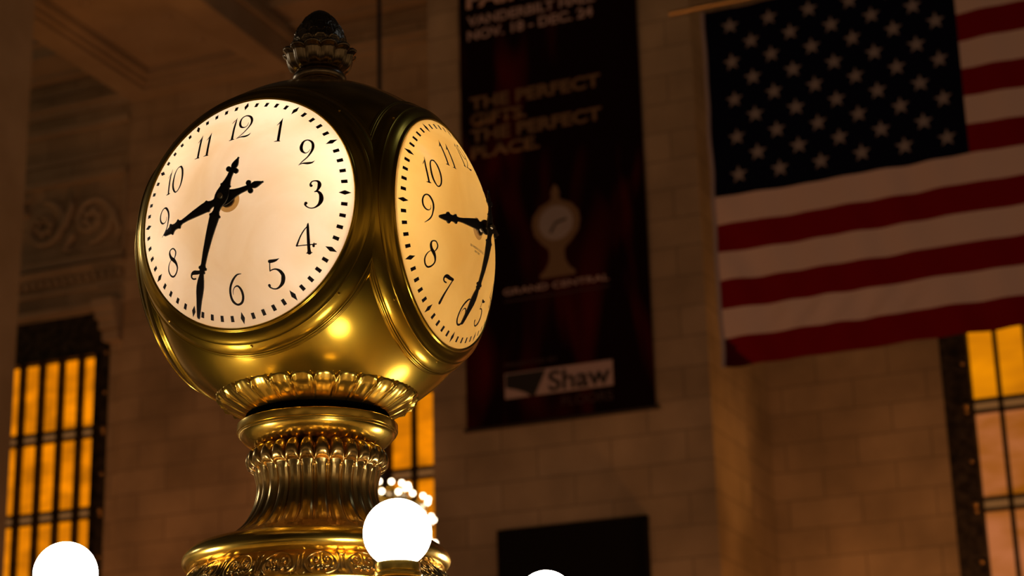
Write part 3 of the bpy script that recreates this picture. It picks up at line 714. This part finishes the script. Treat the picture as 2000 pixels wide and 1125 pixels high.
# maker's line on the yellow dial
def dial_text(s, cx, cy, w_, h):
    cu = bpy.data.curves.new('t', 'FONT'); cu.body = s; cu.size = 1; cu.offset = .02
    o = bpy.data.objects.new('t', cu); col.objects.link(o); bpy.context.view_layer.update()
    me = bpy.data.meshes.new_from_object(o.evaluated_get(bpy.context.evaluated_depsgraph_get()))
    bpy.data.objects.remove(o)
    xs = [v.co.x for v in me.vertices]; ys = [v.co.y for v in me.vertices]
    for v in me.vertices:
        u = cx+((v.co.x-min(xs))/(max(xs)-min(xs))-.5)*w_; q = cy+((v.co.y-min(ys))/(max(ys)-min(ys)))*h
        v.co = on_dome(u, q, .0007)
    me.materials.clear(); return me
for o in [o for o in col.objects if o.name.startswith('dial') and o.parent == clock and o.get('label', '').startswith('yellow')]:
    for s, cy, wd in (('SELF WINDING CLOCK CO.', -.060, .085), ('NEW YORK', -.070, .032)):
        link('maker_line', dial_text(s, 0, cy, wd, .006), M_ink, o, None, False)

# lobed turned parts
def lobe(th, n, p=.6):
    return abs(math.cos(n*th/2))**p
def panel(th, n):
    s = ((th*n/(2*PI)) % 1)*2-1; a = abs(s)
    return s, a
def lobed(name, rows, n, seg, fn, mt, sharp=None, label=None):
    b = MB(); pr = dense(rows, 4)
    b.lathe([(q[0], q[1]) for q in pr], n*seg, lambda th, i: fn(th, pr[i]))
    return link(name, b.mesh(), mt, clock, KO, sharp=sharp, label=label)
# petal collar under the ball (28 gadroons): rows r, z, radial amplitude, rim lift
def f_collar(th, q):
    s, a = panel(th, 28)
    edge = (1-a**6)
    shape = edge*(.70+.35*math.exp(-((a-.78)/.12)**2)+.12*math.exp(-(a/.25)**2))
    return (q[2]*(shape-.7), q[3]*((1-a*a)**.5-.75))
lobed('petal_collar', [(.150, -.462, 0, 0), (.184, -.461, .003, 0), (.199, -.457, .006, 0), (.214, -.450, .008, 0), (.230, -.441, .009, .001), (.244, -.433, .010, .005), (.255, -.426, .011, .011), (.263, -.419, .012, .018), (.2685, -.413, .014, .024), (.2705, -.405, .013, .027), (.267, -.397, .011, .028), (.260, -.394, .006, .028), (.250, -.397, .002, .024), (.240, -.404, 0, .014)], 28, 22, f_collar, M_brass2)
b = MB(); b.lathe([(.0, -.459), (.192, -.459), (.192, -.486), (.0, -.486)], 96); link('shadow_gap_ring', b.mesh(), mat('gap_shade_black', (.002, .002, .002), 1, spec=0), clock, KO, label='recessed ring painted black for the shade in the gap')  # shade of the gap put into the ring's black colour
b = MB(); b.lathe([(.10, -.4835), (.2115, -.4835), (.2145, -.486), (.2150, -.503), (.2142, -.5055), (.2115, -.5065), (.2118, -.5095), (.2105, -.5120), (.2075, -.5125)]+dense([(.2070, -.5125), (.2035, -.5195), (.1935, -.5300), (.1790, -.5400), (.1620, -.5470), (.145, -.5510), (.120, -.554)], 5), 160)
link('turned_ring', b.mesh(), M_brass2, clock, KO, sharp=35)
# fluted neck with scrolled tops
def f_flute(th, q):
    s, a = panel(th, 28)
    top = max(q[3], 0); L = (1-a**3)**.5 if top > 0 else 1-a**4
    grv = (math.exp(-((a-.70)/.10)**2)-.8*math.exp(-(a/.2)**2))*(-q[3] if q[3] < 0 else 0)
    return (q[2]*(L-.8)-grv, top*((1-a*a)**.5-1))
lobed('fluted_neck', [(.130, -.543, 0, .001), (.150, -.546, .010, .012), (.166, -.551, .020, .022), (.178, -.561, .024, .024), (.1845, -.575, .024, .022), (.186, -.589, .023, .018), (.182, -.600, .020, .014), (.175, -.606, .016, .011), (.169, -.608, .013, .009), (.167, -.613, .012, .006), (.1645, -.622, .012, -.0004), (.161, -.636, .012, -.0010), (.1575, -.655, .012, -.0013), (.159, -.680, .012, -.0013), (.166, -.708, .012, -.0013), (.178, -.735, .013, -.0013), (.196, -.760, .012, -.0013), (.220, -.781, .011, -.0013), (.243, -.793, .009, -.001), (.264, -.804, .004, -.0001)], 28, 26, f_flute, M_neck)
b = MB(); b.lathe(dense([(.22, -.800), (.250, -.803), (.272, -.806), (.296, -.809), (.318, -.816), (.336, -.828), (.348, -.843), (.351, -.856), (.346, -.868), (.336, -.876), (.326, -.878)], 5), 192)
link('torus_moulding', b.mesh(), M_brass2, clock, KO)
# acanthus band: relief in a height field
NM = 21
def relief(u, t):
    """u in -1..1 across a motif, t 0 top..1 bottom"""
    x = u; y = (t-.46)*1.35
    h = 0.0
    e = math.hypot(x/.74, (y+.02)/.62)                       # wreath of stems round each leaf
    h = max(h, math.exp(-((e-1)/.13)**2)*(.75+.25*math.cos(3*math.atan2(y, x))))
    for sg in (-1, 1):
        dx, dy = x-sg*.27, y+.20
        r = math.hypot(dx*1.05, dy); a = math.atan2(dy, dx*-sg)
        if r < .34:
            sp = (r/.25+a/(2*PI)) % 1.0
            h = max(h, math.exp(-((sp-.5)/.24)**2)*.9)
        if r < .07: h = max(h, 1.0)
        for q, (px, py) in enumerate(((.17, .20), (.44, .14))):   # leaf lobes
            d = math.hypot((x-sg*px)/.15, (y-py)/.19)
            h = max(h, .85*max(0, 1-d*d)**.5)
        h = max(h, math.exp(-((abs(x)-.90)/.035)**2)*.6)
    h = max(h, math.exp(-(x/.07)**2)*max(0, 1-abs(y-.05)/.5))
    xe = 1-abs(x)                                            # buds at the foot between the wreaths
    d = math.hypot(xe/.26, (t-.86)/.14)
    h = max(h, 1.15*max(0, 1-d*d)**.5)
    d = math.hypot(xe/.20, (t-.06)/.10)
    h = max(h, .8*max(0, 1-d*d)**.5)
    return h*min(1, t/.03+.2)*min(1, (1-t)/.03+.2)
b = MB(); NT = 56; NS = NM*60
b0, b1 = Vector((.326, -.877)), Vector((.376, -.946)); nn = Vector((.77, -.64))
vs = []
for j in range(NS):
    th = 2*PI*j/NS; u = ((th*NM/(2*PI)) % 1)*2-1
    for i in range(NT+1):
        t = i/NT; p = b0.lerp(b1, t)+nn*(.0150*relief(u, t)+.003*math.sin(PI*t))
        vs.append((p.x*math.cos(th), p.x*math.sin(th), p.y))
b.add(vs, [(j*(NT+1)+i, ((j+1) % NS)*(NT+1)+i, ((j+1) % NS)*(NT+1)+i+1, j*(NT+1)+i+1) for j in range(NS) for i in range(NT)])
link('acanthus_band', b.mesh(), M_neck, clock, KO, sharp=None)
b = MB(); b.lathe([(.36, -.945), (.386, -.946), (.391, -.951), (.391, -.972), (.384, -.978)]+dense([(.38, -.980), (.385, -1.0), (.39, -1.06), (.40, -1.15), (.425, -1.24), (.46, -1.285), (.47, -1.298)], 4), 128)
link('pedestal_foot', b.mesh(), M_brass2, clock, KO, sharp=35)
# finial
b = MB(); b.lathe([(.0, .455), (.085, .462), (.082, .486), (.070, .498), (.062, .504)]+dense([(.062, .506), (.070, .511), (.0755, .520), (.0755, .531), (.069, .541), (.060, .546), (.052, .548)], 4)+[(0, .548)], 72)
link('finial_base', b.mesh(), M_bronze, clock, KO)
def f_leaf(th, q):
    s, a = panel(th, 12)
    L = (1-a**3); rib = math.exp(-(a/.10)**2)*.0015
    return (q[2]*(L-.6)+rib*(q[2] > .002)-math.exp(-((a-.7)/.1)**2)*q[2]*.15, q[3]*((1-a**2)**.5-.4))
lobed('leaf_cup', [(.050, .544, 0, 0), (.064, .546, .003, 0), (.0755, .552, .006, 0), (.0835, .562, .008, 0), (.0880, .573, .009, .001), (.0905, .583, .010, .003), (.0925, .590, .011, .005), (.0970, .5945, .012, .007), (.1010, .598, .012, .009), (.1015, .602, .011, .010), (.098, .606, .009, .010), (.090, .607, .006, .010), (.080, .603, .002, .006), (.068, .597, 0, 0)], 12, 24, f_leaf, M_bronze)
def f_cone(th, q):
    t = q[2]                                         # 0 foot .. 1 tip
    rows = 6.2; v = (t**.92)*rows; row = int(v); fv = v-row
    best = 0
    for rr in (row, row-1):
        if rr < 0: continue
        uu = ((th*12/(2*PI)+.5*(rr % 2)) % 1)*2-1
        vv = v-rr                                    # 0..2 within this scale
        arch = 1.5*math.sqrt(max(0, 1-abs(uu)**3))+.05
        d = arch-vv
        if d > 0:
            h = .45*(1-vv*.35)+.9*math.exp(-((d-.10)/.07)**2)-.25*math.exp(-(uu/.12)**2)
            best = max(best, h)
    return (.0042*best*(1-t**6)-.001, 0)
cp = dense([(.064, .575, 0), (.073, .595, .08), (.0770, .615, .2), (.0762, .636, .34), (.0710, .658, .50), (.0620, .681, .66), (.0490, .704, .8), (.0330, .724, .91), (.014, .738, .98), (0, .741, 1)], 9)
b = MB(); b.lathe([(q[0], q[1]) for q in cp], 9*32, lambda th, i: f_cone(th, cp[i])); link('finial_cone', b.mesh(), M_bronze, clock, KO, sharp=None)
for k in range(8):                                   # cap nuts round the finial and along the crown
    a = 2*PI*(k+.2)/8
    b = MB(); b.sphere((.103*math.cos(a), .103*math.sin(a), .480), .009, 12, 8); link('cap_nut', b.mesh(), M_brass2, clock, KO)

# ------------------------------------------------------------------ globe lamps on the booth
spots = [(.46, -.46, -.895, 'lit white globe lamp with a brass collar in front of the clock pedestal'),
         (-.46, -.46, -.908, 'lit white globe lamp at the far left, before the amber window'),
         (.46, .46, -.925, 'lit white globe lamp whose top just shows before the dark wall board'),
         (-.46, .46, -.908, 'white globe lamp standing hidden behind the clock pedestal')]
GR = .0800
b = MB()
prof = [(GR*math.sin(a), -GR*math.cos(a)) for a in [R(33)+(PI-R(33))*i/30 for i in range(31)]]   # open at the foot where the collar grips it
b.lathe(prof, 64); g_me = b.mesh()
zc = -GR*math.cos(R(33))-.010
b = MB(); b.lathe([(.044, zc+.008), (.0510, zc+.006), (.0525, zc+.002), (.0525, zc-.014), (.0500, zc-.017), (.0560, zc-.019), (.0570, zc-.023), (.0560, zc-.027), (.052, zc-.030), (.0545, zc-.045), (.0530, zc-.060), (.045, zc-.075), (.03, zc-.09)], 64); c_me = b.mesh()
first = None
for x, y, z, lab in spots:
    t = empty('globe_lamp', (x, y, ZC+BASE), lab, 'lamp', 'globe lamps around the clock')
    if first is None:
        g = link('globe', g_me, M_globe, t); c = link('brass_collar', c_me, M_brass2, t, sharp=35); first = 1
    else:
        g = bpy.data.objects.new('globe', g_me); c = bpy.data.objects.new('brass_collar', c_me)
        for o in (g, c): col.objects.link(o); o.parent = t
    for o in (g, c): o.location = (0, 0, z-BASE)
    hgt = z+zc-.085-BASE
    b = MB(); b.lathe([(.075, 0), (.078, .012), (.05, .025), (.028, .06), (.022, .10), (.022, hgt-.03), (.03, hgt), (.02, hgt+.01)], 32); link('lamp_post', b.mesh(), M_brass2, t)

# ------------------------------------------------------------------ information booth carrying the clock
booth = empty('information_booth', (0, 0, 0), 'octagonal brass and marble booth under the clock', 'booth')
b = MB(); b.lathe([(0, ZC+BASE-.18), (1.60, ZC+BASE-.18), (1.67, ZC+BASE-.12), (1.67, ZC+BASE-.06), (1.61, ZC+BASE), (0, ZC+BASE)], 8); link('booth_roof', b.mesh(), mat('satin_brass_roof', (.88, .60, .22), .5, .25), booth, smooth=False)
b = MB(); b.lathe([(0, ZC+BASE-.18), (1.22, ZC+BASE-.18), (1.22, 1.0), (1.30, 1.0), (1.30, 0), (0, 0)], 8); link('booth_wall', b.mesh(), M_floor, booth, smooth=False)
